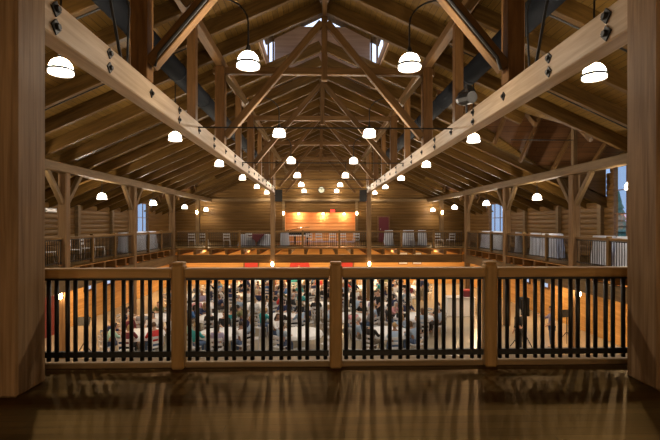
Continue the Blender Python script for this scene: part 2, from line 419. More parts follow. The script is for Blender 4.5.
# doors
def door(n, x0, x1, z0, z1, mat, y=BACK):
    d = struct(box('door_%d' % n, (x0, y-.16, z0), (x1, y-.08, z1), mat, None, .01)); o = d.matrix_basis.to_translation()
    k = box('door_handle', (x0+.12, y-.22, z0+1.0), (x0+.17, y-.16, z0+1.14), M['steel'], None, .01); k.parent = d; k.matrix_basis = Matrix.Translation(-o) @ k.matrix_basis
    f = bmesh.new()
    for lo, hi in (((x0-.1, y-.18, z0), (x0, y-.05, z1+.1)), ((x1, y-.18, z0), (x1+.1, y-.05, z1+.1)), ((x0-.1, y-.18, z1), (x1+.1, y-.05, z1+.1))):
        add_box(f, [(a+b)/2 for a, b in zip(lo, hi)], [abs(b-a) for a, b in zip(lo, hi)])
    q = finish('door_frame', f, M['frame']); q.parent = d; q.matrix_basis = Matrix.Translation(-o)
door(1, 5.0, 5.85, 0, 2.1, M['maroon'])
door(2, -6.4, -5.3, HALL, HALL+2.3, M['red']); door(3, 1.75, 2.75, HALL, HALL+2.3, M['red'])

# ---------------------------------------------------------------- ground and trees outside
struct(box('ground', (-120, -40, HALL-.5), (120, 120, HALL-.12), M['ground']))
tk = 0
for s in (-1, 1):
    for (x, y, h) in ((24, 30, 7.5), (30, 38, 8.5), (27, 47, 7), (36, 52, 9), (33, 66, 8.5), (40, 78, 10)):
        t = thing('conifer_tree', (s*x, y, HALL-.12), 'dark conifer seen through the %s windows, %s from the balcony' % (SD[s], ORD[tk % 6]), 'tree', 'conifers outside the windows'); tk += 1
        bm = bmesh.new(); add_tube(bm, [(0, 0, 0), (0, 0, h*.9)], [.22, .03]); finish('trunk', bm, M['bark'], t, Matrix.Translation(t.location))
        bm = bmesh.new(); rr = random.Random(tk)
        lv = 11
        for k in range(lv):
            z = h*(.12+.85*k/lv); r = (1-k/lv)*h*.24+.15
            add_lathe(bm, [(r, z-.25), (r*.55, z+h*.05), (.05, z+h*.13)], 14, (0, 0, 0), lambda i, a, rr=rr, r=r: rr.uniform(-.22, .12)*r if i == 0 else 0, closed=True)
        finish('foliage', bm, M['needle'], t, Matrix.Translation(t.location))

# ---------------------------------------------------------------- columns, beams
def column(name, x, y, z0, z1, wd, mat, label, group=None):
    o = member(name, (x, y, z0), (x, y, z1), wd, wd, mat, None, .022); tag(o, label, 'column', group); return o
for s in (-1, 1):
    column('timber_column', 3.12 if s > 0 else -3.04, 4.14, 0, zr(3.4)-.02, .42, M['column'], 'massive square brown column framing the %s edge of the view' % SD[s], 'near balcony columns')
    column('timber_column', s*3.08, FAR, HALL, zr(3.3)-.28, .28, M['column'], 'slim square column at the far balcony edge under the %s main beam' % SD[s], 'far balcony columns')
    # main longitudinal beam with bolts
    bx = 3.08
    bt = thing('main_beam', (s*bx, 4.33, 3.69), 'long pale bolted timber beam running the length of the hall on the %s' % SD[s], 'beam', 'main beams')
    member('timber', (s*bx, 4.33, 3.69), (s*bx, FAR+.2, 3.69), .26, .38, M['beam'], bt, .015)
    bb = bmesh.new()
    bmesh.ops.create_cone(bb, cap_ends=True, segments=4, radius1=.075, radius2=.075, depth=.016, matrix=Matrix.Translation((0, 0, .008)))
    bmesh.ops.create_cone(bb, cap_ends=True, segments=6, radius1=.035, radius2=.030, depth=.03, matrix=Matrix.Translation((0, 0, .03)))
    bme = bpy.data.meshes.new('bolt'); bb.to_mesh(bme); bb.free()
    rot = Matrix.Rotation(math.pi/2 if s < 0 else -math.pi/2, 4, 'Y')
    k = 0
    y = 5.9
    while y < FAR:
        zs = (3.69,) if k % 2 == 1 else (3.595, 3.785)
        for z in zs: link('bolt', bme, M['black'], bt, Matrix.Translation((s*2.95, y, z)) @ rot)
        y += P/4; k += 1
    for z in (3.60, 3.79): link('bolt', bme, M['black'], bt, Matrix.Translation((s*2.95, 4.70, z)) @ rot @ Matrix.Scale(1.15, 4))
    # side gallery columns with braces carrying the side beam
    for i, y in enumerate(A[1:5]):
        if i == 0: lab = 'side column with angled braces hidden beside the near column on the %s' % SD[s]
        ct = thing('braced_column', (s*VOID, y, HALL), '%s braced log column from the balcony along the %s gallery' % (ORD[i], SD[s]), 'column', 'gallery columns')
        member('post', (s*VOID, y, HALL), (s*VOID, y, 3.35), .30, .30, M['column'], ct, .03)
        for q in (-1, 1):
            if i == 3 and q == 1: continue
            member('brace', (s*VOID, y+q*.13, 2.25), (s*VOID, y+q*1.05, 3.36), .16, .17, M['side'], ct, .015)
    sb = member('side_beam', (s*VOID, NEAR-.4, 3.515), (s*VOID, FAR, 3.515), .28, .34, M['side'], None, .03)
    tag(sb, 'rough timber beam on braced columns along the %s gallery' % SD[s], 'beam', 'gallery roof beams')
    # extension towards the back wall
    sb = member('side_beam', (s*VOID, FAR+.02, 3.515), (s*VOID, BACK-.08, 3.515), .26, .30, M['side'], None, .03)
    tag(sb, 'timber roof beam over the far gallery towards the %s end of the back wall' % SD[s], 'beam', 'gallery roof beams')
    column('timber_column', s*VOID, 33.6, 0, 3.36, .26, M['side'], 'square column standing on the far gallery toward its %s end' % SD[s], 'far gallery columns')
# post over the right braced column, up to the dormer ridge
o = member('king_post', (VOID, A[2], 3.70), (VOID, A[2], 6.02), .16, .16, M['side']); tag(o, 'thin timber post rising above the right side beam into the cross gable', 'post')
o = member('ridge_beam', (3.9, 16.05, 6.05), (12.4, 16.05, 6.05), .16, .22, M['truss']); tag(o, 'ridge timber of the cross gable above the right gallery', 'beam')

# ---------------------------------------------------------------- rafters, purlins, ridge
th = math.atan(.45)
ry = [4.4-P/4*4+P/4*k for k in range(27)]
ridx = 0
for s in (-1, 1):
    k = 0
    for y in ry:
        if y < -3 or y > 37.5: continue
        x0, x1 = .0, 12.9
        inL = LAN[0]-.05 < y < LAN[1]+.05
        for sd, yc, h, e in DORMERS:
            if sd == s and abs(y-yc) < h-.05: x1 = min(x1, (7.86-(e+DS*(h-abs(y-yc))))/.45+.25)
        if inL and y < 15.5: x0 = LW+.02
        if x0 == 0: x0 = .08
        c = RD/2/math.cos(th)
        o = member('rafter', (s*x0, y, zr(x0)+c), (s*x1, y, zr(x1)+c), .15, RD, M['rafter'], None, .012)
        tag(o, 'sloping brown rafter of the %s roof slope, %s counted from the balcony end' % (SD[s], ORD[k]), 'rafter', '%s roof rafters' % SD[s])
        k += 1
    pu = member('purlin', (s*3.08, 4.6, 6.30), (s*3.08, BACK-.1, 6.30), .22, .24, M['truss']); tag(pu, 'long timber purlin under the rafters above the %s main beam' % SD[s], 'beam', 'purlins')
for a, b, nm in ((BEHIND, LAN[0], 'over the near balcony'), (LAN[1], BACK-.1, 'beyond the roof lantern')):
    o = member('ridge_beam', (0, a, 7.86), (0, b, 7.86), .14, .34, M['truss']); tag(o, 'ridge timber at the peak of the roof %s' % nm, 'beam')
for di, (sd, yc, h, e) in enumerate(DORMERS):
    nm = ['right cross gable', 'far right small gable', 'far left small gable'][di]; kk = 0
    for x in ((5.6, 7.0, 8.4, 10.0, 11.6) if di == 0 else (9.0, 10.4, 11.8)):
        for q in (-1, 1):
            zt = e+DS*h; zb = max(e, 7.86-.45*x) if x < (7.86-e)/.45 else e
            d = (zt-zb)/DS
            if d < .4: continue
            o = member('gable_rafter', (sd*x, yc+q*.09, zt+.10-.09*DS), (sd*x, yc+q*d, zb+.10), .12, .18, M['truss'])
            tag(o, '%s rafter pair member on the %s slope of the %s' % (ORD[kk//2], 'near' if q < 0 else 'far', nm), 'rafter', 'gable rafters'); kk += 1

# ---------------------------------------------------------------- trusses
for i, y in enumerate(B):
    t = thing('roof_truss', (0, y, 3.88), ('nearest big timber truss crossing overhead at the top of the view' if i == 0 else '%s timber roof truss from the balcony with king post and collar' % ORD[i]), 'truss', 'roof trusses')
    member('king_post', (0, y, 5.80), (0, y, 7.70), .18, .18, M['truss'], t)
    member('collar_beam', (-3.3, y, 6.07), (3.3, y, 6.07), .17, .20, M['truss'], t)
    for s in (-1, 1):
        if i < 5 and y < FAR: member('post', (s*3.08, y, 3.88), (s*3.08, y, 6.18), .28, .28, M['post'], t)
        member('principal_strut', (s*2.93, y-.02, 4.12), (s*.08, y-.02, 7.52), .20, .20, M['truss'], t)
        member('knee_brace', (s*2.95, y+.05, 5.92), (s*2.30, y+.05, 5.12), .14, .14, M['side'], t)
for i, y in enumerate(A[1:5]):
    for s in (-1, 1):
        o = member('upper_post', (s*3.08, y, 3.88), (s*3.08, y, 6.18), .20, .20, M['post'])
        tag(o, '%s slender post from the balcony standing on the %s main beam between trusses' % (ORD[i], SD[s]), 'post', 'posts on the main beams')
    bm = bmesh.new(); add_tube(bm, [(-2.95, y, 3.75), (2.95, y, 3.75)], .018, 6)
    o = finish('tie_rod', bm, M['black']); tag(o, '%s thin black tie rod stretched across the hall between the main beams' % ORD[i], 'rod', 'tie rods')
# black conduits along the truss struts of the first truss and cables hanging from the roof
for s in (-1, 1):
    bm = bmesh.new(); add_tube(bm, [(s*2.80, 7.12, 4.05), (s*2.74, 7.12, 4.25), (s*.3, 7.12, 7.15)], .028, 6)
    o = finish('conduit', bm, M['black']); tag(o, 'black conduit strapped along the %s strut of the nearest truss' % SD[s], 'conduit', 'truss conduits')
    bm = bmesh.new(); add_tube(bm, [(s*3.0, 6.35, 3.89), (s*3.18, 6.3, 5.0), (s*3.3, 6.3, 6.3)], .022, 6)
    add_tube(bm, [(s*3.02, 6.6, 3.89), (s*3.05, 6.75, 4.8), (s*3.3, 6.9, 5.5), (s*3.5, 6.7, 6.25)], .016, 6)
    o = finish('hanging_cable', bm, M['blackc']); tag(o, 'black cables dropping from the roof to the top of the %s main beam' % SD[s], 'cable', 'hanging cables')
    # ventilation duct
    dx = 4.02
    dt = thing('ventilation_duct', (s*dx, 6, 5.72), 'fat black round air duct under the roof beyond the %s posts' % SD[s], 'duct', 'air ducts')
    bm = bmesh.new(); add_tube(bm, [(s*dx, 5.6, 5.66), (s*dx, 27.0, 5.66)], .25, 20); finish('duct_pipe', bm, M['duct'], dt, None, True)
    for k in range(8):
        bm = bmesh.new(); add_tube(bm, [(s*dx, 6.6+k*2.7, 5.66), (s*dx, 6.66+k*2.7, 5.66)], .265, 20); finish('duct_joint', bm, M['duct'], dt)
    # loudspeaker by the far columns
    st = thing('loudspeaker', (s*2.60, FAR-.25, 3.1), 'black loudspeaker hung beside the far end of the %s main beam' % SD[s], 'speaker', 'loudspeakers')
    bm = bmesh.new(); r = bmesh.ops.create_cube(bm, size=1)
    for v in r['verts']: v.co = Vector((v.co.x*(.46 if v.co.y < 0 else .34), v.co.y*.4, v.co.z*.74))
    finish('cabinet', bm, M['speaker'], st, Matrix.Translation((s*2.66, FAR-.25, 3.32)))
    box('grille', (s*2.66-.21, FAR-.47, 2.98), (s*2.66+.21, FAR-.452, 3.66), M['black'], st)
    box('bracket', (s*2.84, FAR-.24, 3.28), (s*2.95, FAR-.16, 3.34), M['black'], st)
for s in (-1, 1):
    for k, y in enumerate((5.98, 8.90, 11.82, 16.2)):
        xa, xb = (3.4, 9.0) if not (s > 0 and k == 3) else (.6, 3.4)
        bm = bmesh.new(); add_tube(bm, [(s*xa, y+.02, zr(xa)+.02), (s*xb, y+.02, zr(xb)+.02)], .022, 6)
        o = finish('conduit', bm, M['black']); tag(o, 'thin black conduit beside a rafter of the %s roof slope, %s from the balcony' % (SD[s], ORD[k]), 'conduit', 'rafter conduits')
bm = bmesh.new(); add_tube(bm, [(6.9, 16.0, 4.62), (9.25, 16.0, 4.62)], .018, 6)
o = finish('tie_rod', bm, M['black']); tag(o, 'short black tie rod inside the cross gable above the right gallery', 'rod')
t = thing('wall_heater', (-12.4, 20.3, 2.05), 'small pale panel high on the left gallery wall', 'heater')
box('casing', (-12.42, 19.9, 2.05), (-12.30, 20.75, 2.24), M['white'], t, .01); box('grille', (-12.30, 19.95, 2.10), (-12.285, 20.7, 2.19), M['steel'], t)  # pale strip on the wall, made as a white casing with a grille
# stage light rig on the right beam
t = thing('spotlight', (3.08, 9.6, 3.88), 'black clustered spotlight fixture sitting on the right main beam', 'spotlight')
bm = bmesh.new(); add_tube(bm, [(3.08, 9.25, 4.22), (3.0, 9.55, 4.26), (2.96, 9.7, 4.28)], [.13, .15, .11], 10); finish('lamp_head', bm, M['black'], t)
bm = bmesh.new(); add_tube(bm, [(3.2, 9.65, 4.5), (3.1, 9.9, 4.4)], [.12, .15], 10); finish('lamp_head', bm, M['black'], t)
bm = bmesh.new(); add_tube(bm, [(3.08, 9.6, 3.88), (3.08, 9.6, 4.6)], .025, 6); finish('stand', bm, M['black'], t)

# ---------------------------------------------------------------- pendant lamps
def shade_mesh(r, h):
    bm = bmesh.new()
    prof = [(.10*r, h)]+[(r*math.sin(a)**.8, h*math.cos(a)*.97) for a in [math.radians(d) for d in (15, 32, 48, 64, 78, 90)]]+[(r*1.02, -.10*h), (r*.99, -.22*h)]
    add_lathe(bm, prof, 20)
    me = bpy.data.meshes.new('shade'); bm.normal_update(); bm.to_mesh(me); bm.free(); me.materials.append(M['shade'])
    for p in me.polygons: p.use_smooth = True
    return me
LR, LH = .188, .225
SH = shade_mesh(LR, LH)
bm = bmesh.new(); add_lathe(bm, [(LR*1.09, .0), (LR*1.09, .036), (LR*1.0, .036), (LR*1.0, .0), (LR*1.09, .0)], 20, closed=True)
BAND = bpy.data.meshes.new('band'); bm.to_mesh(BAND); bm.free(); BAND.materials.append(M['black'])
bm = bmesh.new(); add_lathe(bm, [(.001, LH+.11), (.028, LH+.10), (.045, LH+.05), (.06, LH-.02), (.001, LH-.02)], 12)
CAPM = bpy.data.meshes.new('cap'); bm.to_mesh(CAPM); bm.free(); CAPM.materials.append(M['black'])
def lamp(c, stem, label, group, power=1.0):
    c = Vector(c); c.z -= .09
    t = thing('pendant_lamp', c, label, 'lamp', group); mw = Matrix.Translation(c)
    sh = link('shade', SH, None, t, mw); link('band', BAND, None, sh, mw)
    ld = bpy.data.lights.new('bulb', 'POINT'); ld.energy = BULB*power; ld.color = WARM; ld.shadow_soft_size = .06
    lo = bpy.data.objects.new('bulb', ld); col.objects.link(lo); lo.parent = t; lo.location = (0, 0, .07); link('cap', CAPM, None, t, mw)
    bm = bmesh.new(); add_tube(bm, [Vector(p) for p in stem], .016, 6); finish('stem', bm, M['black'], t)
    return t
for i, y in enumerate(B):
    yl = y+.12
    for s in (-1, 1):
        x = s*1.36; z = 4.29
        top = 5.15 if True else 0
        pts = [(x, yl, z+LH)]+[(x, yl, z+.50)]
        for a in range(0, 91, 15):
            aa = math.radians(a); pts.append((x+s*.55*(1-math.cos(aa)), yl, z+.62+.42*math.sin(aa)))
        lamp((x, yl, z), pts, '%s glowing dome lamp from the balcony in the inner %s row over the hall' % (ORD[i], SD[s]), 'inner pendant lamps')
        x = s*4.5+.045; z = 4.15
        lamp((x, yl, z), [(x, yl, z+LH), (x, yl, zr(x)+.03)], '%s glowing dome lamp from the balcony hanging outside the %s main beam' % (ORD[i], SD[s]), 'outer pendant lamps')
        x = s*9.45; z = 2.72
        if i in (0, 1, 2, 3, 4, 5):
            lamp((x, yl, z), [(x, yl, z+LH), (x, yl, 3.36)], '%s glowing dome lamp from the balcony along the %s gallery edge' % (ORD[i], SD[s]), 'gallery pendant lamps')
# wall sconces
def sconce(x, y, z, label, group, face=-1):
    t = thing('wall_sconce', (x, y, z), label, 'sconce', group)
    f = -face
    bm = bmesh.new(); add_lathe(bm, [(.02, -.14), (.07, -.10), (.085, 0), (.07, .10), (.02, .14)], 10); finish('glass', bm, M['sconce'], t, Matrix.Translation((x, y-f*.12, z)))
    box('wall_plate', (x-.06, min(y, y-f*.03), z-.12), (x+.06, max(y, y-f*.03), z+.12), M['black'], t)
    bm = bmesh.new(); add_tube(bm, [(x, y-f*.03, z+.10), (x, y-f*.12, z+.17)], .014, 6); finish('arm', bm, M['black'], t)
    return t
for s in (-1, 1):
    sconce(s*3.11, BACK-.14, 2.42, 'small warm sconce at the %s edge of the lit alcove' % SD[s], 'upper sconces')
    sconce(s*VOID, 33.6-.13, 2.40, 'small warm sconce on the %s far gallery column' % SD[s], 'upper sconces')
    sconce(s*3.08, FAR-.14, -1.02, 'bright sconce under the far balcony on its %s main column' % SD[s], 'lower sconces')
    sconce(s*VOID, A[2]-.15, -1.0, 'bright sconce low on the %s gallery column below the balcony floor' % SD[s], 'lower sconces')
# added unseen fill lamps behind the viewer, brightening the front railing
for k, x in enumerate((-4.6, -1.6, 1.6, 4.6)):
    t = sconce(x, BEHIND+.10, 2.0, '%s added warm fill lamp on the near balcony wall behind the viewer' % ORD[k], 'added near fill lamps', 1)
    ld = bpy.data.lights.new('bulb', 'POINT'); ld.energy = NEAR_FILL; ld.color = (1, .74, .46); ld.shadow_soft_size = .08
    lo = bpy.data.objects.new('bulb', ld); col.objects.link(lo); lo.parent = t; lo.location = (0, .32, 0)
# alcove spots
for k, x in enumerate((-1.85, .25, 2.05)):
    t = thing('alcove_spotlight', (x, BACK+.12, 2.46), '%s small spotlight washing the orange alcove wall' % ['left', 'middle', 'right'][k], 'spotlight', 'alcove spotlights')
    bm = bmesh.new(); add_lathe(bm, [(.001, .03), (.07, .02), (.09, -.06), (.001, -.05)], 12); finish('lens', bm, M['spot'], t, Matrix.Translation((x, BACK+.12, 2.42)))
    ld = bpy.data.lights.new('bulb', 'POINT'); ld.energy = 60; ld.color = (1, .62, .36); ld.shadow_soft_size = .05
    lo = bpy.data.objects.new('bulb', ld); col.objects.link(lo); lo.parent = t; lo.location = (0, 0, -.20)
    bm = bmesh.new(); add_lathe(bm, [(.11, .05), (.11, -.02), (.095, -.02), (.095, .05)], 12, closed=True); finish('trim_ring', bm, M['black'], t, Matrix.Translation((x, BACK+.12, 2.45)))
# recessed ceiling lamps below the galleries
def can(x, y, label, group):
    t = thing('ceiling_light', (x, y, -.08), label, 'ceiling light', group)
    bm = bmesh.new(); add_lathe(bm, [(.001, 0), (.13, 0), (.11, -.07), (.001, -.08)], 12); finish('lens', bm, M['under_lamp'], t, Matrix.Translation((x, y, -.10)))
    ld = bpy.data.lights.new('bulb', 'AREA'); ld.shape = 'DISK'; ld.size = .2; ld.energy = CAN; ld.color = WARMER; ld.spread = math.radians(170)
    lo = bpy.data.objects.new('bulb', ld); col.objects.link(lo); lo.parent = t; lo.location = (0, 0, -.13)
    bm = bmesh.new(); add_lathe(bm, [(.16, 0), (.16, -.03), (.135, -.03), (.135, 0)], 12, closed=True); finish('trim_ring', bm, M['black'], t, Matrix.Translation((x, y, -.08)))
for r_, y in enumerate((30.2, 34.8)):
    for k, x in enumerate((-10.7, -7.6, -4.6, -1.5, 1.5, 4.6, 7.6, 10.7)):
        can(x, y, 'warm round light under the far balcony, %s from its left end in the %s row' % (ORD[k], ['front', 'rear'][r_]), 'lights under the far balcony')
for s in (-1, 1):
    for k in range(6):
        can(s*10.9, 8+k*3.6, 'warm round light under the %s gallery, %s from the near balcony' % (SD[s], ORD[k]), 'lights under the side galleries')

# ---------------------------------------------------------------- balcony edges: joists and edge beams
JZ = (-.44, -.085)
k = 0
for j in range(25):
    x = -12+j*1.0
    if abs(x) > 12.2: continue
    o = member('joist', (x, FAR-.1, -.255), (x, BACK-.05, -.255), .17, .33, M['truss'], None, .01); tag(o, 'dark floor joist of the far balcony, %s from its left end' % ORD[k], 'joist', 'far balcony joists'); k += 1
for s in (-1, 1):
    for j in range(22):
        y = 5.6+j*1.02
        o = member('joist', (s*(VOID-.1), y, -.255), (s*(WALLX-.02), y, -.255), .17, .33, M['truss'], None, .01); tag(o, 'dark floor joist under the %s gallery, %s from the near balcony' % (SD[s], ORD[j]), 'joist', 'side gallery joists')
    o = member('edge_beam', (s*VOID, NEAR, -.68), (s*VOID, FAR+.1, -.68), .26, .46, M['side'], None, .02); tag(o, 'heavy timber beam carrying the edge of the %s gallery' % SD[s], 'beam', 'balcony edge beams')
o = member('edge_beam', (-9.1, FAR, -.70), (9.1, FAR, -.70), .26, .50, M['truss'], None, .02); tag(o, 'heavy timber beam carrying the edge of the far balcony', 'beam', 'balcony edge beams')
o = member('edge_beam', (-9.1, NEAR-.25, -.35), (9.1, NEAR-.25, -.35), .3, .5, M['truss'], None, .02); tag(o, 'timber beam under the edge of the near balcony', 'beam', 'balcony edge beams')

# ---------------------------------------------------------------- railings
def baluster_mesh(h, r=.0225):
    bm = bmesh.new(); add_tube(bm, [(0, 0, 0), (0, 0, h)], r, 8)
    me = bpy.data.meshes.new('baluster'); bm.normal_update(); bm.to_mesh(me); bm.free(); me.materials.append(M['black'])
    for p in me.polygons: p.use_smooth = len(p.vertices) == 4
    return me
BM1 = baluster_mesh(.86); BM2 = baluster_mesh(.86, .013)
# front railing
FY = 4.70
rt = thing('balcony_railing', (0, FY, 0), 'brown timber railing with black metal balusters along the near balcony edge', 'railing')
PX = [-4.98, -3.32, -1.66, 0, 1.66, 3.32, 4.98]
for x in PX:
    bm = bmesh.new(); add_box(bm, (0, 0, 0), (1.10, .135, .135), .02)
    mw = Matrix.Translation((x, FY, .55)) @ Matrix.Rotation(-math.pi/2, 4, 'Y'); o = finish('newel_post', bm, M['rail'], rt, mw)
    bm = bmesh.new(); add_box(bm, (0, 0, 0), (.125, .125, .03), .012); cp = finish('post_cap', bm, M['rail'], o, Matrix.Translation((x, FY, 1.112)))
for a, b in zip(PX, PX[1:]):
    member('top_rail', (a+.066, FY, 1.012), (b-.066, FY, 1.012), .14, .10, M['rail'], rt, .012)
    o = box('upper_bar', (a+.075, FY-.022, .935), (b-.075, FY+.022, .967), M['black'], rt)
    o = box('lower_bar', (a+.075, FY-.022, .125), (b-.075, FY+.022, .185), M['black'], rt)
    nb = 16; pit = (b-a-.206)/(nb-1)
    for j in range(nb):
        x = a+.103+pit*j+(.008 if j % 2 == 0 else -.008)
        link('baluster', BM1, None, rt, Matrix.Translation((x, FY, .085)))
# gallery railings
def railing(p0, p1, posts, label, group, step=.122):
    """p0->p1 on the floor; posts = distances along"""
    p0, p1 = Vector(p0), Vector(p1); d = (p1-p0).normalized(); L = (p1-p0).length
    t = thing('gallery_railing', p0, label, 'railing', group)
    for q in posts: member('rail_post', p0+d*q, p0+d*q+Vector((0, 0, 1.12)), .13, .13, M['grail'], t, .015)
    member('top_rail', p0+Vector((0, 0, 1.02)), p1+Vector((0, 0, 1.02)), .12, .09, M['grail'], t, .01)
    member('upper_bar', p0+Vector((0, 0, .95)), p1+Vector((0, 0, .95)), .04, .03, M['black'], t, 0)
    member('lower_bar', p0+Vector((0, 0, .14)), p1+Vector((0, 0, .14)), .04, .04, M['black'], t, 0)
    k = int(L/step); s = L/k
    for j in range(k):
        q = s*(j+.5)
        if any(abs(q-r) < .09 for r in posts): continue
        link('baluster', BM2, None, t, Matrix.Translation(p0+d*q+Vector((0, 0, .10))))
for s in (-1, 1):
    for i in (0, 1, 2, 3):
        y0, y1 = (A[i]+.17 if i else 4.8), A[i+1]-.17
        if i == 0: continue
        L = y1-y0
        railing((s*VOID, y0, 0), (s*VOID, y1, 0), [P/3-.17, 2*P/3-.17], '%s span of %s gallery railing with black balusters, counted from the near end' % (ORD[i-1], SD[s]), 'side gallery railings')
    railing((s*VOID-s*.17, FAR, 0), (s*3.08+s*.15, FAR, 0), [1.85, 3.95], 'far balcony railing between the %s corner and the main column' % SD[s], 'far balcony railings')
railing((-2.92, FAR, 0), (2.92, FAR, 0), [1.75, 4.1], 'far balcony railing between the two main columns', 'far balcony railings')

# ---------------------------------------------------------------- furniture of the galleries
def chair_meshes():
    out = []
    bm = bmesh.new(); add_box(bm, (0, 0, .455), (.44, .42, .03), .01); out.append(('seat', bm))
    bm = bmesh.new()
    add_box(bm, (0, -.235, .84), (.42, .025, .10), .008); add_box(bm, (0, -.225, .66), (.42, .025, .09), .008)
    add_tube(bm, [(-.205, -.20, .44), (-.205, -.245, .90)], .014, 6); add_tube(bm, [(.205, -.20, .44), (.205, -.245, .90)], .014, 6); out.append(('backrest', bm))
    for sx, sy in ((-1, -1), (1, -1), (-1, 1), (1, 1)):
        bm = bmesh.new(); add_tube(bm, [(sx*.21, sy*.21, 0), (sx*.195, sy*.18, .45)], .014, 6); out.append(('leg', bm))
    res = []
    for nm, b in out:
        me = bpy.data.meshes.new('chair_'+nm); b.normal_update(); b.to_mesh(me); b.free(); me.materials.append(M['chair']); res.append((nm, me))
    return res
CH = chair_meshes()
# single-mesh chair for the hall
bm = bmesh.new()
for nm, me in CH: bm.from_mesh(me)
HALLCHAIR = bpy.data.meshes.new('hall_chair'); bm.to_mesh(HALLCHAIR); bm.free(); HALLCHAIR.materials.append(M['chair'])
def chair(x, y, z, rot, label, group):
    t = thing('chair', (x, y, z), label, 'chair', group); t.rotation_euler = (0, 0, rot)
    for nm, me in CH:
        o = bpy.data.objects.new(nm, me); col.objects.link(o); o.parent = t
    return t
gch = [(-11.0, 16.3), (-10.9, 17.5), (-10.5, 18.3), (-10.35, 19.4)]
gch = [(-10.4, 17.0, 1.2), (-10.35, 18.5, 1.7), (-10.35, 19.7, 1.4), (-10.35, 20.7, .9)]
for k, (x, y, r) in enumerate(gch):
    chair(x, y, 0, -r, 'white open-backed chair on the left gallery, %s from the near column' % ORD[k], 'chairs on the left gallery')
for k, (x, r) in enumerate(((-8.5, .2), (-7.75, -.3), (-6.2, .1), (-4.8, .2), (-.85, 2.9), (-.1, 3.3), (.75, 3.0), (1.5, 3.2), (2.3, 2.8), (6.0, 3.0), (7.9, 3.3), (8.75, .2))):
    chair(x, 29.2+(k % 2)*.25, 0, r, 'white chair behind the far balcony railing, %s from its left corner' % ORD[k], 'chairs on the far balcony')
def draped(x, y, z0, r, h, label, group, flare=1.25, cat='table', square=None):
    t = thing('draped_table', (x, y, z0), label, cat, group)
    bm = bmesh.new(); n = 48
    wave = lambda i, a: (.0, 0, .012, .03, .05)[min(i, 4)]*math.cos(a*11+x*3+y)*r*1.4
    add_lathe(bm, [(.001, h+.005), (r, h+.005), (r*1.02, h-.03), (r*1.08, h*.55), (r*flare, .02)], n, (0, 0, 0), lambda i, a: wave(i, a) if i > 1 else 0)
    finish('cloth', bm, M['drape'], t, Matrix.Translation((x, y, z0)), True)
    bm = bmesh.new(); add_lathe(bm, [(.001, h-.005), (r*.97, h-.005), (r*.97, h-.03), (.001, h-.03)], 24); finish('tabletop', bm, M['side'], t, Matrix.Translation((x, y, z0)))
    bm = bmesh.new(); add_tube(bm, [(0, 0, 0), (0, 0, h-.03)], .04, 8); add_lathe(bm, [(.001, .03), (r*.7, .02), (r*.7, 0)], 16); finish('pedestal', bm, M['steel'], t, Matrix.Translation((x, y, z0)))
    return t
drs = [(1, 10.4, 16.0, .36), (1, 10.5, 14.85, .36), (1, 10.4, 19.6, .42), (1, 10.5, 21.3, .24), (1, 10.4, 27.0, .40), (1, 10.6, 23.4, .16), (1, 10.5, 25.6, .34),
       (-1, 10.4, 23.3, .2), (-1, 10.4, 26.8, .42), (-1, 10.5, 25.2, .42)]
for k, (s, x, y, r) in enumerate(drs):
    kk = sorted(d[2] for d in drs if d[0] == s).index(y)
    draped(s*x, y, 0, r, 1.08, 'white draped standing table on the %s gallery, %s from the near end' % (SD[s], ORD[kk]), 'draped tables on the side galleries')
for k, (x, y, r, h) in enumerate(((-5.05, 30.2, .48, .8), (-3.75, 30.2, .48, .8), (-2.45, 30.0, .26, 1.0), (4.65, 30.0, .28, 1.08), (6.05, 30.2, .36, 1.08), (6.95, 30.0, .26, 1.08))):
    draped(x, y, 0, r, h, 'white draped table behind the far balcony railing, %s from the left' % ORD[k], 'draped tables on the far balcony')
# maroon runner across the two left tables
bm = bmesh.new(); slab(bm, [(-4.95, 29.50, .83), (-3.75, 29.50, .83), (-4.25, 29.46, .30)], (0, .02, 0)); add_box(bm, (-4.4, 30.0, .825), (1.2, 1.0, .02))
o = finish('table_runner', bm, M['maroon']); tag(o, 'maroon pointed cloth hanging from a white table behind the far railing', 'cloth')
# dark grand piano silhouette in front of the alcove
t = thing('piano', (-1.6, 31.5, 0), 'dark upright instrument case behind the far railing in front of the lit alcove', 'piano')
bm = bmesh.new(); slab(bm, [(-2.7, 31.2, .68), (-.75, 31.2, .68), (-.75, 32.1, .68), (-1.5, 32.9, .68), (-2.4, 32.9, .68), (-2.7, 32.3, .68)], (0, 0, .3)); finish('case', bm, M['seatdark'], t)
bm = bmesh.new(); slab(bm, [(-2.65, 31.5, .98), (-.80, 31.5, 1.28), (-.80, 32.1, 1.28), (-1.5, 32.85, 1.2), (-2.4, 32.85, 1.0), (-2.65, 32.3, .98)], (0, 0, .03)); finish('lid', bm, M['seatdark'], t)
box('keyboard', (-2.6, 30.98, .66), (-.85, 31.2, .74), M['white'], t)
for x, y in ((-2.5, 31.4), (-.95, 31.4), (-1.9, 32.7)):
    bm = bmesh.new(); add_tube(bm, [(x, y, 0), (x, y, .68)], [.04, .06], 8); finish('leg', bm, M['seatdark'], t)
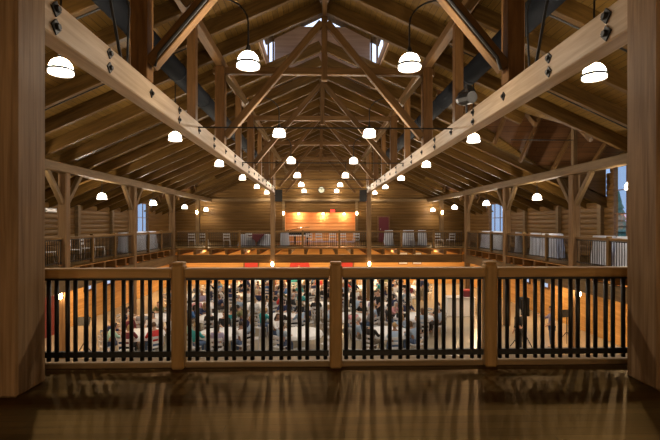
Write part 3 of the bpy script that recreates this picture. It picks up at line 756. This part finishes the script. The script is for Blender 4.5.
# clock, sign
t = thing('wall_clock', (0.1, BACK-.07, 4.42), 'pale round wall clock high on the back wall gable', 'clock')
bm = bmesh.new(); bmesh.ops.create_cone(bm, cap_ends=True, segments=28, radius1=.24, radius2=.24, depth=.05); finish('dial', bm, M['dial'], t, Matrix.Translation((.1, BACK-.10, 4.42)) @ Matrix.Rotation(math.pi/2, 4, 'X'))
bm = bmesh.new(); add_lathe(bm, [(.245, -.04), (.28, -.04), (.28, .04), (.245, .04), (.245, -.04)], 28, closed=True); finish('rim', bm, M['black'], t, Matrix.Translation((.1, BACK-.10, 4.42)) @ Matrix.Rotation(math.pi/2, 4, 'X'))
bm = bmesh.new(); add_box(bm, (.1, BACK-.135, 4.48), (.02, .008, .15)); add_box(bm, (.16, BACK-.135, 4.42), (.12, .008, .02)); finish('hands', bm, M['black'], t)
t = thing('exit_sign', (1.05, BACK-.12, 2.52), 'small glowing red sign above the lit alcove', 'sign')
box('sign_face', (.87, BACK-.15, 2.53), (1.23, BACK-.11, 2.73), M['exit'], t); box('housing', (.84, BACK-.11, 2.5), (1.26, BACK-.05, 2.76), M['black'], t)

# ---------------------------------------------------------------- hall floor: extra fixtures
t = thing('red_banner', (-1.9, BACK-.12, -1.2), 'wide red round banner on the lower back wall', 'banner')
bm = bmesh.new(); add_lathe(bm, [(.001, .02), (.85, .02), (.85, -.02), (.001, -.02)], 28); finish('cloth', bm, M['red'], t, Matrix.Translation((-1.75, BACK-.14, -3.05+.9)) @ Matrix.Rotation(math.pi/2, 4, 'X'))
for k, x in enumerate((7.1, 8.3)):
    t = thing('wall_poster', (x, BACK-.1, -1.3), '%s of two white sheets standing in for windows on the lower back wall' % ['left', 'right'][k], 'poster', 'pale window sheets')
    box('sheet', (x-.35, BACK-.10, -1.9), (x+.35, BACK-.07, -.95), M['white'], t); box('frame', (x-.39, BACK-.08, -1.94), (x+.39, BACK-.062, -.91), M['frame'], t)  # bright windows made as plain white sheets in frames
for s in (-1,):
    o = struct(box('door_%d' % (4 if s < 0 else 5), (s*WALLX-s*.10, 17.0, HALL), (s*WALLX-s*.06, 20.8 if s < 0 else 18.0, -1.35), M['darkred']))
# white serving counter at the right
t = thing('serving_counter', (7.6, 24.5, HALL), 'white serving counter standing on the bare floor to the right of the tables', 'counter')
box('body', (7.0, 24.2, HALL), (8.5, 24.9, HALL+1.0), M['white'], t, .01); box('worktop', (6.95, 24.1, HALL+1.0), (8.55, 25.0, HALL+1.05), M['chair'], t, .01)
t = thing('gift_box', (8.1, 24.5, HALL+1.05), 'dark pink box on the white serving counter', 'box'); box('carton', (7.95, 24.3, HALL+1.05), (8.45, 24.7, HALL+1.4), M['maroon'], t, .01); box('lid', (7.93, 24.28, HALL+1.38), (8.47, 24.72, HALL+1.44), M['red'], t, .01)
for k, (x, y, h) in enumerate(((10.6, 18.8, 1.25), (-9.4, 17.6, 1.3))):
    t = thing('music_stand', (x, y, HALL), ['low black stand near the lower right wall', 'black stand near the lower left wall'][k], 'stand')
    bm = bmesh.new(); add_tube(bm, [(x, y, HALL+.3), (x, y, HALL+h)], .022, 6); finish('pole', bm, M['black'], t)
    for a in range(3):
        an = a*2.094; bm = bmesh.new(); add_tube(bm, [(x, y, HALL+.45), (x+.33*math.cos(an), y+.33*math.sin(an), HALL+.01)], .015, 6); finish('leg', bm, M['black'], t)
    bm = bmesh.new(); add_box(bm, (0, 0, 0), (.5, .03, .34), .01); finish('desk', bm, M['black'], t, Matrix.Translation((x, y-.05, HALL+h)) @ Matrix.Rotation(-.4, 4, 'X'))

t = thing('loudspeaker_stand', (8.25, 17.9, HALL), 'black loudspeaker on a tripod with a thin rod, near the right wall of the hall', 'speaker')
x, y = 8.25, 17.9
bm = bmesh.new(); add_tube(bm, [(x, y, HALL+.25), (x, y, HALL+1.4)], .03, 8); finish('pole', bm, M['black'], t)
for a in range(3):
    an = a*2.094+.4; bm = bmesh.new(); add_tube(bm, [(x, y, HALL+.75), (x+.5*math.cos(an), y+.5*math.sin(an), HALL+.01)], .018, 6); finish('leg', bm, M['black'], t)
box('cabinet', (x-.2, y-.18, HALL+1.35), (x+.2, y+.18, HALL+2.1), M['speaker'], t, .02)
box('grille', (x-.17, y-.20, HALL+1.40), (x+.17, y-.182, HALL+2.05), M['black'], t)
bm = bmesh.new(); add_tube(bm, [(x+.1, y, HALL+2.08), (x+.1, y, HALL+2.75)], .022, 6); finish('rod', bm, M['black'], t)
# ---------------------------------------------------------------- people
def skin_eval(verts, edges, rad, root, sub=1):
    me = bpy.data.meshes.new('tmp'); me.from_pydata(verts, edges, []); o = bpy.data.objects.new('tmp', me); col.objects.link(o)
    sm = o.modifiers.new('s', 'SKIN'); sm.use_smooth_shade = True
    for i, v in enumerate(me.skin_vertices[0].data): v.radius = rad[i] if isinstance(rad[i], tuple) else (rad[i], rad[i]); v.use_root = (i == root)
    if sub: s2 = o.modifiers.new('d', 'SUBSURF'); s2.levels = sub
    dg = bpy.context.evaluated_depsgraph_get(); out = bpy.data.meshes.new_from_object(o.evaluated_get(dg))
    bpy.data.objects.remove(o); bpy.data.meshes.remove(me); return out
def chain_graph(chains):
    """chains: list of [(name, co, r)...]; shared names join"""
    idx, V, R, E = {}, [], [], []
    for ch in chains:
        prev = None
        for nm, co, r in ch:
            if nm not in idx: idx[nm] = len(V); V.append(co); R.append(r)
            if prev is not None: E.append((prev, idx[nm]))
            prev = idx[nm]
    return V, E, R, idx
def make_pose(name, J):
    """J: dict of joint positions; returns meshes body, shirt, trousers, hair variants"""
    v = {k: Vector(p) for k, p in J.items()}
    ch = [[('pel', v['pel'], .12), ('belly', v['pel'].lerp(v['chest'], .5), .125), ('chest', v['chest'], .145), ('neck', v['neck'], .055), ('hd', v['head']-Vector((0, .01, .04)), .07)]]
    for s, t in ((-1, 'l'), (1, 'r')):
        ch.append([('chest', v['chest'], .145), ('sh'+t, v['sh'+t], .068), ('el'+t, v['el'+t], .045), ('wr'+t, v['wr'+t], .032)])
        ch.append([('pel', v['pel'], .12), ('hip'+t, v['hip'+t], .095), ('kn'+t, v['kn'+t], .062), ('an'+t, v['an'+t], .045), ('to'+t, v['to'+t], .035)])
    V, E, R, ix = chain_graph(ch)
    body = skin_eval([tuple(p) for p in V], E, R, 0)
    bm = bmesh.new(); bm.from_mesh(body)
    # head with nose, ears, chin
    h = v['head']
    r = bmesh.ops.create_uvsphere(bm, u_segments=16, v_segments=12, radius=1)
    for q in r['verts']:
        z = q.co.z; tp = 1-.22*max(0, -z); q.co = Vector((q.co.x*.076*tp, q.co.y*.096*tp+(.012 if z < 0 else 0), z*.118))+h
    r = bmesh.ops.create_cone(bm, cap_ends=True, segments=6, radius1=.02, radius2=.006, depth=.05, matrix=Matrix.Translation(h+Vector((0, .10, -.012))) @ Matrix.Rotation(-.5, 4, 'X'))
    for s in (-1, 1):
        r = bmesh.ops.create_uvsphere(bm, u_segments=6, v_segments=5, radius=.026, matrix=Matrix.Translation(h+Vector((s*.078, 0, -.005))) @ Matrix.Diagonal((.45, .8, 1.3, 1)))
    # hands: palm, four fingers and a thumb each
    for s, t in ((-1, 'l'), (1, 'r')):
        d = (v['wr'+t]-v['el'+t]).normalized()
        side = d.cross(Vector((0, 0, 1))); side = side.normalized() if side.length > .2 else Vector((1, 0, 0)); nrm = side.cross(d)
        w0 = v['wr'+t]
        add_tube(bm, [w0-d*.02, w0+d*.05, w0+d*.085], [.03, .036, .030], 8)
        for k, L in enumerate((.07, .082, .078, .06)):
            b0 = w0+d*.08+side*(.026-.0175*k); add_tube(bm, [b0-d*.01, b0+d*L*.5-nrm*.006, b0+d*L-nrm*.024], [.011, .0105, .009], 6)
        inn = side*(-s) if side.x*s > 0 else side*s if False else side*(-1 if side.x*s > 0 else 1)
        b0 = w0+d*.03+inn*.03; add_tube(bm, [b0-inn*.01, b0+inn*.025+d*.03, b0+inn*.03+d*.058], [.014, .012, .010], 6)
    bm.normal_update(); tmp = bpy.data.meshes.new('tmp'); bm.to_mesh(tmp); bm.free()
    o = bpy.data.objects.new('tmp', tmp); col.objects.link(o); rm = o.modifiers.new('r', 'REMESH'); rm.mode = 'VOXEL'; rm.voxel_size = .0125; rm.use_smooth_shade = True
    dg = bpy.context.evaluated_depsgraph_get(); out = bpy.data.meshes.new_from_object(o.evaluated_get(dg)); out.name = name+'_body'
    bpy.data.objects.remove(o); bpy.data.meshes.remove(tmp)
    out.materials.clear()
    for m in (M['skin'], M['eye'], M['lip']): out.materials.append(m)
    for p in out.polygons:
        c = p.center-h
        if c.y > .05:
            if min((Vector((abs(c.x), 0, c.z))-Vector((.032, 0, .006))).length, 9) < .013: p.material_index = 1
            elif abs(c.x) < .026 and abs(c.z+.062) < .009: p.material_index = 2
        p.use_smooth = True
    # clothing
    g = .016
    V, E, R, ix = chain_graph([[('pel', v['pel']+Vector((0, 0, .01)), .135), ('belly', v['pel'].lerp(v['chest'], .5), .14), ('chest', v['chest'], .158), ('col', v['chest'].lerp(v['neck'], .62), .085)]] +
        [[('chest', v['chest'], .158), ('sh'+t, v['sh'+t], .084), ('el'+t, v['el'+t], .06), ('cuff'+t, v['el'+t].lerp(v['wr'+t], .55), .05)] for t in 'lr'])
    shirt = skin_eval([tuple(p) for p in V], E, R, 0); shirt.name = name+'_shirt'; shirt.materials.clear(); shirt.materials.append(M['cloth'])
    V, E, R, ix = chain_graph([[('pel', v['pel']+Vector((0, 0, .0)), .132), ('hip'+t, v['hip'+t], .108), ('kn'+t, v['kn'+t], .077), ('an'+t, v['an'+t]+Vector((0, 0, .03)), .062)] for t in 'lr'])
    tro = skin_eval([tuple(p) for p in V], E, R, 0); tro.name = name+'_trousers'; tro.materials.clear(); tro.materials.append(M['cloth'])
    hairs = []
    for kind in ('short', 'long'):
        bm = bmesh.new(); r = bmesh.ops.create_uvsphere(bm, u_segments=18, v_segments=12, radius=1)
        kill = []
        for q in r['verts']:
            c = q.co.copy(); z = c.z
            low = -.35 if kind == 'short' else -1.1
            front = c.y > .35-.55*max(0, z) and z < .42
            if front or z < low: kill.append(q)
            q.co = Vector((c.x*.086, c.y*.106-.006, z*.126+.006))+h
            if kind == 'long' and z < 0: q.co.z -= -z*.16*(1 if c.y < .3 else .3); q.co.x *= 1; q.co.y -= .012
        bmesh.ops.delete(bm, geom=kill, context='VERTS')
        bmesh.ops.solidify(bm, geom=bm.faces[:], thickness=.012)
        me = bpy.data.meshes.new(name+'_hair'); bm.normal_update(); bm.to_mesh(me); bm.free(); me.materials.append(M['hair'])
        for p in me.polygons: p.use_smooth = True
        hairs.append(me)
    return dict(body=out, shirt=shirt, trousers=tro, hair=hairs)
def seat(**kw):
    J = dict(pel=(0, -.02, .57), chest=(0, .0, .93), neck=(0, .02, 1.10), head=(0, .05, 1.24),
             shl=(-.19, .0, 1.0), shr=(.19, .0, 1.0), ell=(-.25, .14, .80), elr=(.25, .14, .80), wrl=(-.14, .36, .80), wrr=(.14, .36, .80),
             hipl=(-.10, .02, .55), hipr=(.10, .02, .55), knl=(-.12, .43, .53), knr=(.12, .43, .53), anl=(-.12, .40, .09), anr=(.12, .40, .09), tol=(-.13, .55, .04), tor=(.13, .55, .04))
    J.update(kw); return J
def stand(**kw):
    J = dict(pel=(0, 0, .93), chest=(0, .0, 1.30), neck=(0, .01, 1.48), head=(0, .035, 1.63),
             shl=(-.19, 0, 1.39), shr=(.19, 0, 1.39), ell=(-.25, -.02, 1.12), elr=(.25, -.02, 1.12), wrl=(-.24, .08, .88), wrr=(.24, .08, .88),
             hipl=(-.10, 0, .88), hipr=(.10, 0, .88), knl=(-.11, .02, .49), knr=(.11, .02, .49), anl=(-.12, -.01, .09), anr=(.12, -.01, .09), tol=(-.14, .14, .04), tor=(.14, .14, .04))
    J.update(kw); return J
POSES = {
 'seated with both arms on the table': make_pose('seated_table', seat()),
 'seated with hands in the lap': make_pose('seated_lap', seat(ell=(-.25, .02, .74), elr=(.25, .02, .74), wrl=(-.10, .22, .66), wrr=(.10, .22, .66), chest=(0, -.05, .92), neck=(0, -.05, 1.09), head=(0, -.02, 1.235), shl=(-.19, -.05, .99), shr=(.19, -.05, .99))),
 'seated leaning forward': make_pose('seated_lean', seat(chest=(0, .10, .91), neck=(0, .17, 1.06), head=(0, .23, 1.18), shl=(-.19, .11, .98), shr=(.19, .11, .98), ell=(-.27, .25, .80), elr=(.27, .25, .80), wrl=(-.10, .42, .82), wrr=(.10, .42, .82))),
 'standing with arms down': make_pose('standing_rest', stand()),
 'standing with one arm raised': make_pose('standing_reach', stand(elr=(.27, .18, 1.20), wrr=(.18, .40, 1.30), wrl=(-.20, .20, .98))),
}
SKIN = [(.50, .30, .21), (.42, .24, .16), (.55, .36, .27), (.26, .14, .09)]
HAIR = {'dark-haired': (.02, .014, .010), 'brown-haired': (.09, .045, .02), 'grey-haired': (.42, .41, .40), 'blond': (.40, .26, .11)}
SHIRT = {'white': (.70, .70, .72), 'teal': (.03, .30, .32), 'pale blue': (.33, .45, .62), 'navy': (.02, .03, .09), 'black': (.012, .012, .014), 'grey': (.25, .25, .27), 'pink': (.60, .28, .32),
         'maroon': (.16, .02, .03), 'red': (.48, .03, .03), 'beige': (.50, .40, .28), 'blue': (.05, .16, .42), 'mint': (.35, .58, .50), 'lavender': (.38, .34, .52), 'olive': (.14, .14, .06)}
SW = ['white']*6+['black']*8+['grey']*4+['navy']*4+['pale blue']*4+['teal']*2+['pink', 'maroon', 'red', 'beige', 'beige', 'blue', 'blue', 'mint', 'lavender', 'olive']
TRO = [(.05, .08, .16), (.015, .015, .018), (.10, .16, .30), (.22, .18, .13), (.06, .05, .05)]
def person(x, y, rot, pose, shirt, hair, label, z=HALL, tro=None, group='people in the hall', scale=1):
    me = POSES[pose]
    b = bpy.data.objects.new('person', me['body']); col.objects.link(b); b.location = (x, y, z); b.rotation_euler = (0, 0, rot); b.scale = (scale,)*3
    c = random.choice(SKIN); b.color = (*c, 1); tag(b, label, 'person', group)
    for nm, m, c in (('shirt', me['shirt'], SHIRT[shirt]), ('trousers', me['trousers'], tro or random.choice(TRO)), ('hair', me['hair'][1 if random.random() < .4 else 0], HAIR[hair])):
        o = bpy.data.objects.new(nm, m); col.objects.link(o); o.parent = b; f = random.uniform(.8, 1.15) if nm != 'hair' else 1; o.color = (c[0]*f, c[1]*f, c[2]*f, 1)
    return b
def cloth_mesh():
    bm = bmesh.new()
    add_lathe(bm, [(.001, .757), (.86, .757), (.885, .74), (.92, .62)], 56, (0, 0, 0), lambda i, a: .028*math.cos(a*13) if i == 3 else 0)
    me = bpy.data.meshes.new('tablecloth'); bm.normal_update(); bm.to_mesh(me); bm.free(); me.materials.append(M['white'])
    for p in me.polygons: p.use_smooth = True
    return me
CL = cloth_mesh()
bm = bmesh.new(); add_lathe(bm, [(.001, .75), (.85, .75), (.85, .72), (.001, .72)], 36); TT = bpy.data.meshes.new('tabletop'); bm.to_mesh(TT); bm.free(); TT.materials.append(M['side'])
bm = bmesh.new(); add_tube(bm, [(0, 0, 0), (0, 0, .72)], .05, 8); add_lathe(bm, [(.001, .05), (.3, .03), (.32, 0)], 16); TP = bpy.data.meshes.new('pedestal'); bm.to_mesh(TP); bm.free(); TP.materials.append(M['steel'])
bm = bmesh.new(); add_lathe(bm, [(.001, .006), (.09, .006), (.13, .02), (.135, .02), (.09, 0)], 16); PLT = bpy.data.meshes.new('plate'); bm.to_mesh(PLT); bm.free(); PLT.materials.append(M['chair'])
ROWS = [(17.9, (-7.3, -4.1, -.9, 2.7)), (20.9, (-8.0, -5.0, -1.9, 1.3, 4.4)), (24.0, (-6.6, -3.5, -.3, 2.9)), (27.0, (-8.0, -5.0, -1.5, 1.3, 4.9)), (30.4, (-6.6, -3.5, -.3, 3.0, 6.2)), (33.5, (-5, -1.8, 1.4, 4.6))]
rown = ['nearest', 'second', 'third', 'fourth', 'fifth', 'farthest']
dirs = ['near side', 'near right side', 'right side', 'far right side', 'far side', 'far left side', 'left side', 'near left side']
rp = random.Random(11)
for ri, (ty, xs) in enumerate(ROWS):
    for ti, tx in enumerate(xs):
        where = '%s table from left, %s row' % (ORD[ti], rown[ri])
        t = thing('round_table', (tx, ty, HALL), 'round banquet table under white cloth, %s' % where.replace(' table', ''), 'table', 'banquet tables')
        for nm, me in (('tabletop', TT), ('pedestal', TP)): link(nm, me, None, t, Matrix.Translation(t.location))
        c = link('tablecloth', CL, None, None, Matrix.Translation((tx, ty, HALL))); tag(c, 'white cloth covering the %s' % where, 'tablecloth', 'tablecloths')
        a0 = rp.uniform(-.2, .2)
        for k in range(8):
            if rp.random() < .16: continue
            an = -math.pi/2+k*math.pi/4+a0; r = 1.22
            px, py = tx+r*math.cos(an), ty+r*math.sin(an); rot = an+math.pi/2
            if any(math.hypot(px-cx, py-cy) < .5 for cx in (-3.08, 3.08) for cy in (FAR,)): continue
            cr_ = 1.30
            ch = bpy.data.objects.new('chair', HALLCHAIR); col.objects.link(ch); ch.location = (tx+cr_*math.cos(an), ty+cr_*math.sin(an), HALL); ch.rotation_euler = (0, 0, rot)
            tag(ch, 'white chair, %s of %s' % (dirs[k], where), 'chair', 'chairs at the banquet tables')
            if rp.random() < .97:
                sh = rp.choice(SW); hr = rp.choice(list(HAIR)); ps = rp.choice(list(POSES)[:3])
                person(px, py, rot+rp.uniform(-.15, .15), ps, sh, hr, '%s person in %s shirt, %s of %s' % (hr, sh, dirs[k], where))
# standing people placed one by one
for (x, y, rot, pose, sh, hr, lab) in (
    (7.85, 17.4, .6, 'standing with arms down', 'black', 'grey-haired', 'grey-haired person standing all in black by the speaker stand at right'),
    (9.4, 17.8, 1.2, 'standing with one arm raised', 'lavender', 'dark-haired', 'person in lavender shirt standing near the lower right wall'),
    (7.2, 18.7, -.6, 'standing with arms down', 'white', 'grey-haired', 'grey-haired person in white shirt standing left of the person in black'),
    (-5.6, 32.0, .3, 'standing with one arm raised', 'grey', 'dark-haired', 'person in grey shirt standing behind the far left tables'),
    (-4.9, 29.0, 2.6, 'standing with arms down', 'navy', 'brown-haired', 'person in navy shirt standing between the left tables'),
    (1.3, 29.0, 3.0, 'standing with arms down', 'white', 'dark-haired', 'person in white shirt standing in the middle aisle'),
    (2.9, 22.3, 2.2, 'standing with one arm raised', 'black', 'brown-haired', 'person in black shirt reaching over a middle table'),
    (6.6, 28.6, -1, 'standing with arms down', 'navy', 'dark-haired', 'person in navy shirt standing on the bare floor at right'),
    (-9.6, 22.6, -1.6, 'standing with arms down', 'white', 'brown-haired', 'person in white shirt standing by the lower left wall'),
    (-1.7, 35.6, 3.1, 'standing with arms down', 'maroon', 'blond', 'blond person in maroon shirt standing at the lower back wall')):
    person(x, y, rot, pose, sh, hr, lab, tro=(.015, .015, .018) if sh == 'black' else None)
